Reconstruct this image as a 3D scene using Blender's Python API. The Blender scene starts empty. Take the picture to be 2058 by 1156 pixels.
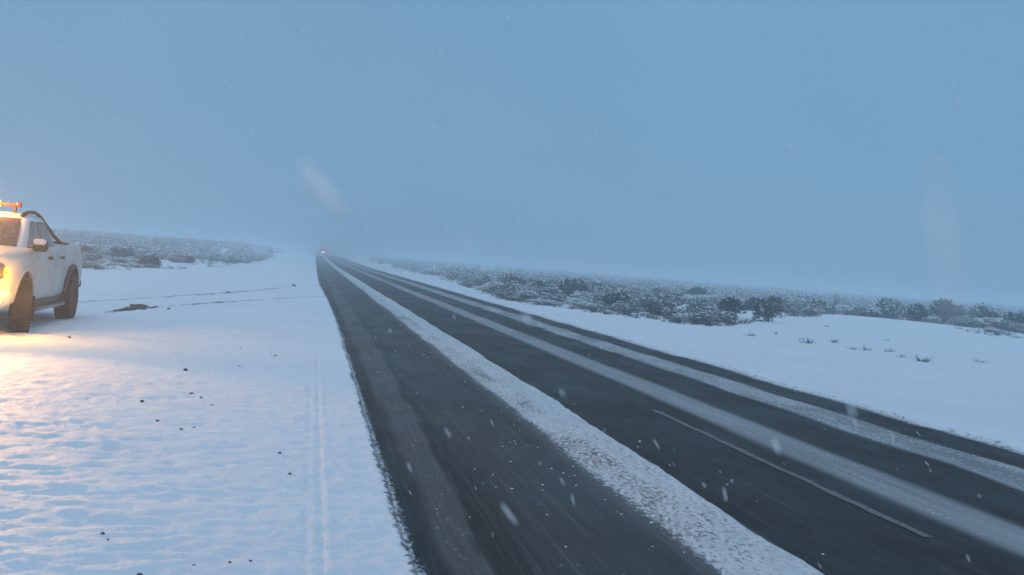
import bpy, bmesh, math, random
import numpy as np
from mathutils import Vector, Matrix

# ------------------------------------------------------------------ camera
H_EYE = 1.45
F_PX, W_PX, H_PX = 2150.0, 2058.0, 1156.0
VP = (632.0, 508.0)            # where the straight road vanishes
ROLL = 0.076                   # slope of the horizon (the camera is held a little tilted)
S = bpy.context.scene
C = S.collection


def cray(px, py):
    return Vector((px - W_PX / 2, -(py - H_PX / 2), -F_PX))


fy = cray(*VP).normalized()
up = cray(VP[0] + 1000, VP[1] + 1000 * ROLL).cross(cray(*VP)).normalized()
if up.y < 0:
    up = -up
rx = fy.cross(up).normalized()
M = Matrix((rx, fy, up))       # camera space -> world space
cam = bpy.data.cameras.new('camera')
camo = bpy.data.objects.new('camera', cam)
C.objects.link(camo)
camo.matrix_world = Matrix.Translation((0, 0, H_EYE)) @ M.to_4x4()
cam.sensor_width = 36.0
cam.lens = 36.0 * F_PX / W_PX
cam.clip_start = 0.02
cam.clip_end = 6000
cam.dof.use_dof = True
cam.dof.focus_distance = 18.0
cam.dof.aperture_fstop = 5.6
S.camera = camo

# ------------------------------------------------------------------ sky, sun, exposure
wd = bpy.data.worlds.new('World')
S.world = wd
wd.use_nodes = True
nt = wd.node_tree
nt.nodes.clear()
SUN_EL, SUN_ROT = math.radians(4), math.radians(200)
sky = nt.nodes.new('ShaderNodeTexSky')
sky.sky_type = 'NISHITA'
sky.sun_disc = False
sky.sun_elevation = SUN_EL
sky.sun_rotation = SUN_ROT
sky.air_density = 1.0
sky.dust_density = 1.0
bg1 = nt.nodes.new('ShaderNodeBackground')
bg1.inputs['Strength'].default_value = 0.06
nt.links.new(sky.outputs[0], bg1.inputs['Color'])
# the overcast snow cloud in front of that sky: brighter towards the zenith, as every closed cloud cover is
geo = nt.nodes.new('ShaderNodeTexCoord')
sep = nt.nodes.new('ShaderNodeSeparateXYZ')
nt.links.new(geo.outputs['Generated'], sep.inputs[0])
ramp = nt.nodes.new('ShaderNodeValToRGB')
ramp.color_ramp.interpolation = 'EASE'
e = ramp.color_ramp.elements
e[0].position = 0.0
e[0].color = (0.176, 0.372, 0.590, 1)
e[1].position = 1.0
e[1].color = (0.415, 0.605, 0.860, 1)
m_ = e.new(0.25)
m_.color = (0.176, 0.372, 0.590, 1)
nt.links.new(sep.outputs['Z'], ramp.inputs[0])
nz = nt.nodes.new('ShaderNodeTexNoise')
nz.inputs['Scale'].default_value = 2.2
nz.inputs['Detail'].default_value = 4
nt.links.new(geo.outputs['Generated'], nz.inputs['Vector'])
mr = nt.nodes.new('ShaderNodeMapRange')
mr.inputs[1].default_value = 0.3
mr.inputs[2].default_value = 0.7
mr.inputs[3].default_value = 0.95
mr.inputs[4].default_value = 1.05
nt.links.new(nz.outputs[0], mr.inputs[0])
bg2 = nt.nodes.new('ShaderNodeBackground')
nt.links.new(ramp.outputs[0], bg2.inputs['Color'])
nt.links.new(mr.outputs[0], bg2.inputs['Strength'])
mix = nt.nodes.new('ShaderNodeMixShader')
mix.inputs[0].default_value = 0.9
nt.links.new(bg1.outputs[0], mix.inputs[1])
nt.links.new(bg2.outputs[0], mix.inputs[2])
wo = nt.nodes.new('ShaderNodeOutputWorld')
nt.links.new(mix.outputs[0], wo.inputs['Surface'])

sun = bpy.data.lights.new('sun', 'SUN')
sun.energy = 0.42
sun.angle = math.radians(50)
sun.color = (0.84, 0.92, 1.0)
so = bpy.data.objects.new('sun', sun)
C.objects.link(so)
so.rotation_euler = (math.radians(38), math.radians(10), math.radians(-20))

S.view_settings.view_transform = 'Standard'
S.view_settings.look = 'None'
S.view_settings.exposure = 0.0
S.view_settings.gamma = 1.0
S.view_settings.use_curve_mapping = False
S.render.engine = 'CYCLES'
S.cycles.volume_bounces = 2
S.cycles.max_bounces = 8
S.cycles.use_denoising = True
S.cycles.sample_clamp_indirect = 4.0

rng = np.random.default_rng(11)
random.seed(11)


# ------------------------------------------------------------------ helpers
def tag(o, label=None, cat=None, group=None, kind=None):
    if label: o['label'] = label
    if cat: o['category'] = cat
    if group: o['group'] = group
    if kind: o['kind'] = kind
    return o


def link(name, me, mats, parent=None, smooth=False):
    for m in (mats if isinstance(mats, (list, tuple)) else [mats]):
        me.materials.append(m)
    o = bpy.data.objects.new(name, me)
    C.objects.link(o)
    if parent is not None:
        o.parent = parent
    if smooth:
        me.polygons.foreach_set('use_smooth', [True] * len(me.polygons))
    return o


def obj(name, bm, mats, parent=None, smooth=False, sharp=None):
    me = bpy.data.meshes.new(name)
    bmesh.ops.recalc_face_normals(bm, faces=bm.faces)
    bm.to_mesh(me)
    bm.free()
    o = link(name, me, mats, parent, smooth)
    if smooth and sharp:
        me.set_sharp_from_angle(angle=math.radians(sharp))
    return o


def empty(name, loc, rz=0.0):
    o = bpy.data.objects.new(name, None)
    C.objects.link(o)
    o.location = loc
    o.rotation_euler = (0, 0, rz)
    o.empty_display_size = 0.3
    return o


def rbox(bm, x0, x1, y0, y1, z0, z1, bev=0.0, seg=2):
    r = bmesh.ops.create_cube(bm, size=1.0)
    vs = r['verts']
    for v in vs:
        v.co = Vector(((x0 + x1) / 2 + v.co.x * (x1 - x0), (y0 + y1) / 2 + v.co.y * (y1 - y0), (z0 + z1) / 2 + v.co.z * (z1 - z0)))
    if bev > 0:
        es = list({e for v in vs for e in v.link_edges})
        bmesh.ops.bevel(bm, geom=es, offset=bev, segments=seg, affect='EDGES', profile=0.5)


def tube(bm, pts, r, n=10, caps=True):
    pts = [Vector(p) for p in pts]
    rings = []
    prev = None
    for i, p in enumerate(pts):
        d = (pts[min(i + 1, len(pts) - 1)] - pts[max(i - 1, 0)]).normalized()
        a = prev if prev is not None else (Vector((0, 0, 1)) if abs(d.z) < 0.9 else Vector((1, 0, 0)))
        u = (a - d * a.dot(d)).normalized()
        prev = u
        w = d.cross(u)
        rr = r[i] if isinstance(r, (list, tuple)) else r
        rings.append([bm.verts.new(p + (u * math.cos(t) + w * math.sin(t)) * rr) for t in [2 * math.pi * k / n for k in range(n)]])
    for a, b in zip(rings, rings[1:]):
        for k in range(n):
            bm.faces.new((a[k], a[(k + 1) % n], b[(k + 1) % n], b[k]))
    if caps:
        bm.faces.new(rings[0])
        bm.faces.new(rings[-1][::-1])


def lathe_x(bm, prof, n=36):
    """prof: (x, radius) pairs turned about the x axis."""
    rings = []
    for x, r in prof:
        rings.append([bm.verts.new((x, r * math.cos(2 * math.pi * k / n), r * math.sin(2 * math.pi * k / n))) for k in range(n)])
    for a, b in zip(rings, rings[1:]):
        for k in range(n):
            bm.faces.new((a[k], a[(k + 1) % n], b[(k + 1) % n], b[k]))
    bm.faces.new(rings[0])
    bm.faces.new(rings[-1][::-1])


def _h(ix, iy, seed):
    n = (ix.astype(np.int64) * 374761393 + iy.astype(np.int64) * 668265263 + seed * 1442695041) & 0xFFFFFFFF
    n = ((n ^ (n >> 13)) * 1274126177) & 0xFFFFFFFF
    n = n ^ (n >> 16)
    return (n & 0xFFFFFF) / float(0xFFFFFF)


def vnoise(x, y, seed=0):
    ix, iy = np.floor(x), np.floor(y)
    fx, fy_ = x - ix, y - iy
    ux, uy = fx * fx * (3 - 2 * fx), fy_ * fy_ * (3 - 2 * fy_)
    a, b = _h(ix, iy, seed), _h(ix + 1, iy, seed)
    c, d = _h(ix, iy + 1, seed), _h(ix + 1, iy + 1, seed)
    return (a * (1 - ux) + b * ux) * (1 - uy) + (c * (1 - ux) + d * ux) * uy


def fbm(x, y, seed=0, oct=4):
    s, a, t = 0.0, 1.0, 0.0
    for k in range(oct):
        s = s + a * vnoise(x * 2 ** k + 17.3 * k, y * 2 ** k - 9.1 * k, seed + k)
        t += a
        a *= 0.5
    return s / t


def sstep(a, b, x):
    t = np.clip((x - a) / (b - a), 0, 1)
    return t * t * (3 - 2 * t)


def _ico():
    b = bmesh.new()
    bmesh.ops.create_icosphere(b, subdivisions=1, radius=1.0)
    v = np.array([x.co[:] for x in b.verts])
    f = np.array([[q.index for q in p.verts] for p in b.faces])
    b.free()
    return v, f


ICO_V, ICO_F = _ico()


def blobs(name, items, material, parent=None, smooth=True):
    """many small lumps in one mesh: items are (centre, (sx, sy, sz), turn)."""
    n = len(items)
    c = np.array([i[0] for i in items], dtype=float)
    sc = np.array([i[1] for i in items], dtype=float)
    tn = np.array([i[2] for i in items], dtype=float)
    p = ICO_V[None] * rng.uniform(0.72, 1.18, (n, len(ICO_V), 1)) * sc[:, None, :]
    x = p[..., 0] * np.cos(tn)[:, None] - p[..., 1] * np.sin(tn)[:, None]
    y = p[..., 0] * np.sin(tn)[:, None] + p[..., 1] * np.cos(tn)[:, None]
    co = (np.stack([x, y, p[..., 2]], -1) + c[:, None, :]).reshape(-1, 3)
    fc = (ICO_F[None] + (np.arange(n) * len(ICO_V))[:, None, None]).reshape(-1, 3)
    me = bpy.data.meshes.new(name)
    me.vertices.add(len(co))
    me.vertices.foreach_set('co', co.astype(np.float32).ravel())
    me.loops.add(fc.size)
    me.loops.foreach_set('vertex_index', fc.astype(np.int32).ravel())
    me.polygons.add(len(fc))
    me.polygons.foreach_set('loop_start', (np.arange(len(fc)) * 3).astype(np.int32))
    me.update()
    return link(name, me, material, parent, smooth)


# ------------------------------------------------------------------ materials
def mat(name, col, rough=0.6, spec=0.3, metal=0.0, noise=None, bump=None, coat=0.0):
    """Principled with optional (scale, amount, second colour) noise and (scale, strength, distance) bump."""
    m = bpy.data.materials.new(name)
    m.use_nodes = True
    t = m.node_tree
    b = t.nodes['Principled BSDF']
    b.inputs['Base Color'].default_value = (*col, 1)
    b.inputs['Roughness'].default_value = rough
    b.inputs['Specular IOR Level'].default_value = spec
    b.inputs['Metallic'].default_value = metal
    b.inputs['Coat Weight'].default_value = coat
    tc = t.nodes.new('ShaderNodeTexCoord')
    if noise:
        n = t.nodes.new('ShaderNodeTexNoise')
        n.inputs['Scale'].default_value = noise[0]
        n.inputs['Detail'].default_value = 6
        n.inputs['Roughness'].default_value = 0.65
        t.links.new(tc.outputs['Object'], n.inputs['Vector'])
        r = t.nodes.new('ShaderNodeMapRange')
        r.inputs[1].default_value = 0.5 - noise[1]
        r.inputs[2].default_value = 0.5 + noise[1]
        t.links.new(n.outputs[0], r.inputs[0])
        x = t.nodes.new('ShaderNodeMix')
        x.data_type = 'RGBA'
        x.inputs['A'].default_value = (*col, 1)
        x.inputs['B'].default_value = (*noise[2], 1)
        t.links.new(r.outputs[0], x.inputs['Factor'])
        t.links.new(x.outputs['Result'], b.inputs['Base Color'])
    if bump:
        n = t.nodes.new('ShaderNodeTexNoise')
        n.inputs['Scale'].default_value = bump[0]
        n.inputs['Detail'].default_value = 5
        t.links.new(tc.outputs['Object'], n.inputs['Vector'])
        bp = t.nodes.new('ShaderNodeBump')
        bp.inputs['Strength'].default_value = bump[1]
        bp.inputs['Distance'].default_value = bump[2]
        t.links.new(n.outputs[0], bp.inputs['Height'])
        t.links.new(bp.outputs[0], b.inputs['Normal'])
    return m


def emat(name, col, strength):
    m = bpy.data.materials.new(name)
    m.use_nodes = True
    b = m.node_tree.nodes['Principled BSDF']
    b.inputs['Base Color'].default_value = (*col, 1)
    b.inputs['Emission Color'].default_value = (*col, 1)
    b.inputs['Emission Strength'].default_value = strength
    return m


def node(t, typ, **kw):
    n = t.nodes.new(typ)
    for k, v in kw.items():
        setattr(n, k, v)
    return n


def math_(t, op, a, b=None, c=None, clamp=False):
    n = t.nodes.new('ShaderNodeMath')
    n.operation = op
    n.use_clamp = clamp
    for i, v in enumerate((a, b, c)):
        if v is None:
            continue
        if isinstance(v, (int, float)):
            n.inputs[i].default_value = v
        else:
            t.links.new(v, n.inputs[i])
    return n.outputs[0]


def mixc(t, fac, a, b):
    x = t.nodes.new('ShaderNodeMix')
    x.data_type = 'RGBA'
    for key, v in (('Factor', fac), ('A', a), ('B', b)):
        if isinstance(v, (int, float)):
            x.inputs[key].default_value = v
        elif isinstance(v, tuple):
            x.inputs[key].default_value = (*v, 1)
        else:
            t.links.new(v, x.inputs[key])
    return x.outputs['Result']


def noise_tex(t, vec, scale, detail=5, rough=0.6):
    n = t.nodes.new('ShaderNodeTexNoise')
    n.inputs['Scale'].default_value = scale
    n.inputs['Detail'].default_value = detail
    n.inputs['Roughness'].default_value = rough
    t.links.new(vec, n.inputs['Vector'])
    return n.outputs[0]


def scaled(t, vec, s):
    n = t.nodes.new('ShaderNodeMapping')
    n.inputs['Scale'].default_value = s
    t.links.new(vec, n.inputs['Vector'])
    return n.outputs[0]


def maprange(t, v, a, b, c=0.0, d=1.0, smooth=False):
    n = t.nodes.new('ShaderNodeMapRange')
    if smooth:
        n.interpolation_type = 'SMOOTHSTEP'
    for i, q in enumerate((a, b, c, d)):
        n.inputs[i + 1].default_value = q
    t.links.new(v, n.inputs[0])
    return n.outputs[0]


SNOW = (0.84, 0.85, 0.86)


def snow_ground_material():
    m = bpy.data.materials.new('snow_cover')
    m.use_nodes = True
    t = m.node_tree
    b = t.nodes['Principled BSDF']
    tc = t.nodes.new('ShaderNodeTexCoord').outputs['Object']
    at = node(t, 'ShaderNodeAttribute', attribute_name='bare')
    n1 = noise_tex(t, tc, 9.0, 6, 0.7)
    n2 = noise_tex(t, tc, 60.0, 3, 0.6)
    v = math_(t, 'ADD', math_(t, 'MULTIPLY', n1, 0.65), math_(t, 'MULTIPLY', n2, 0.35))
    f = math_(t, 'ADD', at.outputs['Fac'], math_(t, 'MULTIPLY', math_(t, 'SUBTRACT', v, 0.5), 1.5))
    fac = maprange(t, f, 0.42, 0.62, 0, 1, True)
    soil = mixc(t, n2, (0.030, 0.027, 0.024), (0.10, 0.09, 0.08))
    dirty = mixc(t, maprange(t, noise_tex(t, tc, 0.35, 4), 0.35, 0.7), SNOW, (0.78, 0.79, 0.81))
    t.links.new(mixc(t, fac, dirty, soil), b.inputs['Base Color'])
    b.inputs['Roughness'].default_value = 0.65
    b.inputs['Specular IOR Level'].default_value = 0.25
    bp = t.nodes.new('ShaderNodeBump')
    bp.inputs['Strength'].default_value = 0.8
    bp.inputs['Distance'].default_value = 0.020
    hh = math_(t, 'ADD', noise_tex(t, tc, 26.0, 5, 0.65), math_(t, 'MULTIPLY', noise_tex(t, tc, 140.0, 2), 0.25))
    t.links.new(hh, bp.inputs['Height'])
    t.links.new(bp.outputs[0], b.inputs['Normal'])
    return m


def road_material():
    m = bpy.data.materials.new('wet_asphalt_with_slush')
    m.use_nodes = True
    t = m.node_tree
    b = t.nodes['Principled BSDF']
    tc = t.nodes.new('ShaderNodeTexCoord').outputs['Object']
    cov = node(t, 'ShaderNodeAttribute', attribute_name='snow').outputs['Fac']
    film = node(t, 'ShaderNodeAttribute', attribute_name='film').outputs['Fac']
    fine = noise_tex(t, scaled(t, tc, (34, 15, 1)), 1.0, 6, 0.75)
    mid = noise_tex(t, scaled(t, tc, (7, 2.2, 1)), 1.0, 4, 0.6)
    v = math_(t, 'ADD', math_(t, 'MULTIPLY', fine, 0.75), math_(t, 'MULTIPLY', mid, 0.25))
    v = maprange(t, v, 0.25, 0.75)
    f = math_(t, 'ADD', cov, math_(t, 'MULTIPLY', math_(t, 'SUBTRACT', v, 0.5), 0.95))
    fac = maprange(t, f, 0.40, 0.66, 0, 1, True)
    streak = noise_tex(t, scaled(t, tc, (26, 0.35, 1)), 1.0, 5, 0.65)
    patch = noise_tex(t, scaled(t, tc, (1.3, 0.5, 1)), 1.0, 4, 0.6)
    grit = noise_tex(t, scaled(t, tc, (70, 45, 60)), 1.0, 4, 0.75)
    a1 = mixc(t, grit, (0.004, 0.006, 0.006), (0.040, 0.046, 0.044))
    a2 = mixc(t, maprange(t, patch, 0.35, 0.72, 0, 0.8), a1, (0.036, 0.027, 0.026))
    thin = math_(t, 'MULTIPLY', film, maprange(t, streak, 0.30, 0.75, 0.55, 1.0), clamp=True)
    a2 = mixc(t, maprange(t, noise_tex(t, scaled(t, tc, (42, 0.6, 1)), 1.0, 5, 0.7), 0.5, 0.75, 0, 0.75), a2, (0.006, 0.007, 0.007))
    a3 = mixc(t, thin, a2, (0.46, 0.47, 0.47))
    streak2 = noise_tex(t, scaled(t, tc, (70, 0.9, 1)), 1.0, 5, 0.7)
    wisp = math_(t, 'MULTIPLY', math_(t, 'ADD', maprange(t, streak, 0.55, 0.80), maprange(t, streak2, 0.54, 0.74)), 0.16)
    a4 = mixc(t, wisp, a3, (0.5, 0.5, 0.5))
    slush = mixc(t, maprange(t, fine, 0.35, 0.7), (0.52, 0.53, 0.53), (0.82, 0.83, 0.84))
    slush = mixc(t, math_(t, 'MULTIPLY', maprange(t, mid, 0.45, 0.75), 0.55), slush, (0.40, 0.40, 0.39))
    t.links.new(mixc(t, fac, a4, slush), b.inputs['Base Color'])
    wet = maprange(t, patch, 0.35, 0.65, 0.42, 0.62)
    t.links.new(math_(t, 'ADD', wet, math_(t, 'MULTIPLY', fac, 0.2)), b.inputs['Roughness'])
    b.inputs['Specular IOR Level'].default_value = 0.05
    bp = t.nodes.new('ShaderNodeBump')
    bp.inputs['Strength'].default_value = 0.55
    bp.inputs['Distance'].default_value = 0.022
    hgt = math_(t, 'ADD', math_(t, 'MULTIPLY', fac, 0.8), math_(t, 'MULTIPLY', grit, 0.7))
    hgt = math_(t, 'ADD', hgt, math_(t, 'MULTIPLY', fine, 0.35))
    t.links.new(hgt, bp.inputs['Height'])
    t.links.new(bp.outputs[0], b.inputs['Normal'])
    return m


MAT_GROUND = snow_ground_material()
MAT_ROAD = road_material()
MAT_SNOWLUMP = mat('loose_snow', SNOW, 0.7, 0.2, bump=(30, 0.4, 0.01))
MAT_MARK = mat('worn_road_paint', (0.23, 0.22, 0.20), 0.6, 0.2, noise=(38, 0.16, (0.05, 0.05, 0.05)))
MAT_STONE = mat('dark_stone', (0.035, 0.034, 0.036), 0.7, 0.3, noise=(20, 0.2, (0.09, 0.085, 0.08)), bump=(40, 0.5, 0.01))
MAT_TWIG = mat('steppe_twigs', (0.060, 0.072, 0.064), 0.85, 0.1, noise=(5, 0.14, (0.30, 0.31, 0.30)))
MAT_TWIG_D = mat('dark_evergreen_twigs', (0.014, 0.022, 0.020), 0.85, 0.1, noise=(4, 0.2, (0.034, 0.045, 0.038)))
MAT_TWIG_G = mat('frosted_dry_twigs', (0.15, 0.155, 0.14), 0.85, 0.1, noise=(5, 0.16, (0.50, 0.51, 0.51)))
MAT_GRASS = mat('dry_bunch_grass', (0.11, 0.10, 0.075), 0.85, 0.1, noise=(8, 0.2, (0.05, 0.05, 0.042)))
MAT_FLAKE = mat('snowflake', (0.9, 0.9, 0.92), 0.8, 0.1)

# ------------------------------------------------------------------ lie of the land
ROAD_L, ROAD_R = 0.56, 7.04


def road_edge_l(Y):
    return ROAD_L - 0.28 * sstep(22, 60, Y) + 0.022 * (fbm(Y * 1.2, Y * 0 + 3.0, 5, 4) - 0.5) * 2


def road_edge_r(Y):
    return ROAD_R + 0.30 * np.exp(-((Y - 130) / 70.0) ** 2) + 0.10 * (fbm(Y * 0.7, Y * 0 + 8.0, 6, 3) - 0.5) * 2


def rise(Y):
    return 0.85 * sstep(120, 320, Y)


# tracks left by the pickup turning off the road onto the snow (x, y polylines)
TRACKS = [[(1.2, 38), (0.2, 36), (-0.8, 33), (-2.3, 27.9), (-3.3, 24.2), (-4.0, 20.5), (-4.28, 18.5)],
          [(1.2, 50), (0.2, 47.6), (-0.66, 44.6), (-2.5, 34.2), (-3.6, 29.5), (-5.1, 23.0), (-5.75, 19.5)]]


def track_mask(X, Y):
    m = np.zeros_like(X)
    for poly in TRACKS:
        for (x0, y0), (x1, y1) in zip(poly, poly[1:]):
            dx, dy = x1 - x0, y1 - y0
            L2 = dx * dx + dy * dy
            t = np.clip(((X - x0) * dx + (Y - y0) * dy) / L2, 0, 1)
            d = np.hypot(X - x0 - t * dx, Y - y0 - t * dy)
            m = np.maximum(m, 1 - sstep(0.08, 0.24, d))
    return m


def terrain(X, Y, detail=True):
    z = rise(Y)
    a = X / np.maximum(Y, 1.0)
    # scrubland on the left climbs slowly away from the road
    z = z + 1.3 * sstep(45, 190, Y) * sstep(-4, -18, X)
    # low snow bank on the right in front of the scrub
    z = z + 0.34 * np.exp(-((X - 27) / 8.0) ** 2) * np.exp(-((Y - 49) / 5.0) ** 2)
    z = z - 0.10 * sstep(7.3, 9.0, X) * (1 - sstep(12, 18, X))
    z = z + 0.22 * (fbm(X * 0.09, Y * 0.09, 21, 4) - 0.5) * sstep(8, 22, np.abs(X - 3.5))
    zone = np.minimum(sstep(0, 1, road_edge_l(Y) + 0.02 - X + 0.0) + sstep(0, 1, X - road_edge_r(Y)), 1)
    if detail:
        near = 1 - sstep(35, 70, Y)
        rough = sstep(0.5, -1.6, X) * 0.72 + 0.28
        rip = 1 - np.abs(2 * fbm(X * 4.6 + 0.5 * Y, Y * 9.5 - 1.2 * X, 31, 4) - 1) * 2.2
        rip2 = fbm(X * 1.6 + 0.3 * Y, Y * 3.6, 37, 3) - 0.5
        z = z + near * rough * (0.012 * rip + 0.034 * rip2)
        z = z + 0.020 * near * (fbm(X * 14, Y * 23, 41, 3) - 0.5) - 0.012 * near * sstep(0.66, 0.80, fbm(X * 5, Y * 9, 43, 3))
        # windrow and rut parallel to the road on the left shoulder
        z = z + (0.004 * np.exp(-((X - 0.175) / 0.018) ** 2) - 0.008 * np.exp(-((X - 0.135) / 0.016) ** 2)) * (1 - sstep(40, 90, Y)) * (0.5 + fbm(Y * 1.5, Y * 0, 77, 3))
        z = z - 0.004 * np.exp(-((X - 0.055) / 0.014) ** 2) * (0.4 + fbm(Y * 1.5, Y * 0 + 5, 78, 3))
        z = z - 0.035 * track_mask(X, Y)
    # the road cut: snow lies some 3 cm over the asphalt on both sides, nothing inside
    inside = sstep(-0.02, 0.06, X - road_edge_l(Y)) * sstep(-0.03, 0.10, road_edge_r(Y) - X)
    lip = 0.030
    z = (z + lip) * (1 - inside) + (rise(Y) - 0.12) * inside
    return z


def grid_mesh(name, xs, ys, zf, attrs):
    X, Y = np.meshgrid(xs, ys)
    Z = zf(X, Y)
    nx, ny = len(xs), len(ys)
    co = np.stack([X, Y, Z], -1).reshape(-1, 3).astype(np.float32)
    idx = np.arange(nx * ny).reshape(ny, nx)
    q = np.stack([idx[:-1, :-1], idx[:-1, 1:], idx[1:, 1:], idx[1:, :-1]], -1).reshape(-1, 4)
    me = bpy.data.meshes.new(name)
    me.vertices.add(len(co))
    me.vertices.foreach_set('co', co.ravel())
    me.loops.add(q.size)
    me.loops.foreach_set('vertex_index', q.ravel().astype(np.int32))
    me.polygons.add(len(q))
    me.polygons.foreach_set('loop_start', (np.arange(len(q)) * 4).astype(np.int32))
    me.polygons.foreach_set('use_smooth', np.ones(len(q), dtype=bool))
    me.update()
    me.validate()
    for k, fn in attrs.items():
        at = me.attributes.new(k, 'FLOAT', 'POINT')
        at.data.foreach_set('value', np.asarray(fn(X, Y), dtype=np.float32).ravel())
    return me


def spaced(a, b, s0, k):
    out = [a]
    while out[-1] < b:
        out.append(out[-1] + max(s0, out[-1] * k))
    out[-1] = b
    return out


ys = np.array([-60, -30, -15, -6, -2, 0, 1.5, 2.5] + spaced(3.3, 950, 0.028, 0.0062))
xs_core = np.concatenate([np.arange(-7.0, -0.12, 0.043), np.arange(-0.12, 0.72, 0.016), np.arange(0.72, 9.0, 0.048)])
xs = np.concatenate([-np.array(spaced(7.0, 950, 0.08, 0.03))[::-1][:-1], xs_core, np.array(spaced(9.0, 950, 0.08, 0.03))])


def bare(X, Y):
    m = 0.55 * track_mask(X, Y) * (0.55 + 0.9 * fbm(X * 0.8, Y * 0.35, 51, 3)) * sstep(17, 24, Y)
    # churned mud where the pickup turned in
    m = m + 0.60 * np.exp(-((X + 3.62) / 0.36) ** 2 - ((Y - 23.4) / 0.35) ** 2)
    # grit along the asphalt edges
    m = m + 0.40 * np.exp(-((X - road_edge_l(Y)) / 0.05) ** 2) + 0.42 * np.exp(-((X - road_edge_r(Y) - 0.02) / 0.14) ** 2)
    # thin snow on the shoulder next to the road, and scrub floor
    m = m + 0.20 * sstep(0.25, 0.55, X) * sstep(0.7, 0.5, X) * (1 - sstep(12, 30, Y))
    m = m + 0.27 * np.clip(scrub_density(X, Y), 0, 1)
    return m


def front_row(a):
    """distance at which the scrub begins along a direction a = x / y."""
    right = np.interp(a, [0.04, 0.077, 0.125, 0.173, 0.272, 0.373, 0.415, 0.456, 0.531, 0.614, 0.671, 0.733, 0.9], [260, 150, 82, 48, 41, 35.5, 37, 44, 49, 52.5, 44, 40.5, 38])
    left = np.interp(-a, [0.014, 0.045, 0.079, 0.144, 0.186, 0.3], [350, 125, 70, 52.5, 47, 43])
    return np.where(a > 0, right, left)


def scrub_density(X, Y):
    a = X / np.maximum(Y, 0.5)
    fr = front_row(a)
    ok = (Y > 4) & ((a > 0.06) | (a < -0.02))
    return np.where(ok, sstep(-0.5, 3.0, Y - fr), 0.0)


ground = link('ground', grid_mesh('ground', xs, ys, terrain, {'bare': bare}), MAT_GROUND)
tag(ground, 'snow covered ground on both sides of the road', kind='structure')


# ------------------------------------------------------------------ road
def band(X, a, b, sa, sb):
    return sstep(a - sa, a + sa, X) * (1 - sstep(b - sb, b + sb, X))


def wob(Y, seed, amp, k=0.35):
    return amp * 2 * (fbm(Y * k, Y * 0 + seed, seed, 4) - 0.5)


def RID(Y):
    return 2.66 + 0.07 * sstep(5, 14, Y)


def road_snow(X, Y):
    far = sstep(40, 160, Y)
    c = 0.70 * band(X + wob(Y, 61, 0.05, 0.5), 2.28, RID(Y), 0.17, 0.018)
    c = np.maximum(c, 0.95 * band(X + wob(Y, 61, 0.05, 0.5), RID(Y) - 0.09, RID(Y), 0.05, 0.014))
    c = c * (0.80 + 0.40 * fbm(X * 5, Y * 1.6, 81, 4))
    c = np.maximum(c, (0.48 + 0.32 * fbm(X * 3, Y * 0.8, 82, 3)) * band(X + wob(Y, 62, 0.06), 2.09, RID(Y), 0.10, 0.02))
    c = np.maximum(c, 0.20 * band(X + wob(Y, 63, 0.09), 1.75, 2.3, 0.14, 0.1) * (1 - far))
    c = np.maximum(c, (0.22 + 0.28 * fbm(X * 2, Y * 0.45, 83, 4)) * band(X + wob(Y, 64, 0.05), 4.20, 4.72, 0.10, 0.07))
    c = np.maximum(c, (0.30 + 0.34 * fbm(X * 3, Y * 0.7, 84, 4)) * band(X + wob(Y, 65, 0.10, 0.8), 5.66, 6.33, 0.08, 0.04))
    c = np.maximum(c, 0.30 * band(X + wob(Y, 66, 0.07, 1.1), 0.76, 0.95 + 0.16 * sstep(4, 19, Y), 0.04, 0.012))
    c = np.maximum(c, 0.56 * (1 - sstep(0.02, 0.09, X - road_edge_l(Y))))
    c = np.maximum(c, 0.24 * (1 - sstep(0.04, 0.16, X - road_edge_l(Y))) * (1 - sstep(9, 20, Y)))
    c = np.maximum(c, 0.62 * (1 - sstep(0.04, 0.28, road_edge_r(Y) - X)))
    return c


def road_film(X, Y):
    c = (0.50 + 0.55 * fbm(X * 2.5, Y * 0.35, 85, 4)) * band(X + wob(Y, 64, 0.05), 4.20, 4.72, 0.10, 0.08)
    c = np.maximum(c, (0.42 + 0.50 * fbm(X * 3, Y * 0.5, 86, 4)) * band(X + wob(Y, 65, 0.10, 0.8), 5.66, 6.33, 0.05, 0.04))
    c = np.maximum(c, 0.17 * band(X + wob(Y, 66, 0.07, 1.1), 0.74, 0.95 + 0.16 * sstep(4, 19, Y), 0.04, 0.010))
    c = np.maximum(c, 0.30 * band(X, 2.0, RID(Y), 0.16, 0.02))
    c = np.maximum(c, 0.09 * band(X, 1.2, 2.0, 0.2, 0.2))
    return c


def road_z(X, Y):
    s = road_snow(X, Y)
    core = 0.98 * band(X + wob(Y, 61, 0.05, 0.5), 2.30, RID(Y), 0.17, 0.018)
    lump = 0.6 + 0.8 * fbm(X * 9, Y * 6, 71, 3)
    z = rise(Y) + 0.028 * core * lump + 0.010 * np.clip((s - 0.3) / 0.7, 0, 1) * fbm(X * 12, Y * 8, 72, 2)
    return z


rxs = np.arange(0.10, 7.65, 0.032)
rys = np.array([-60, -20, -5, 0, 2.0] + spaced(3.3, 900, 0.03, 0.0068))
road = link('road', grid_mesh('road', rxs, rys, road_z, {'snow': road_snow, 'film': road_film}), MAT_ROAD)
tag(road, 'straight two lane asphalt road with bands of slush', kind='structure')

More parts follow.
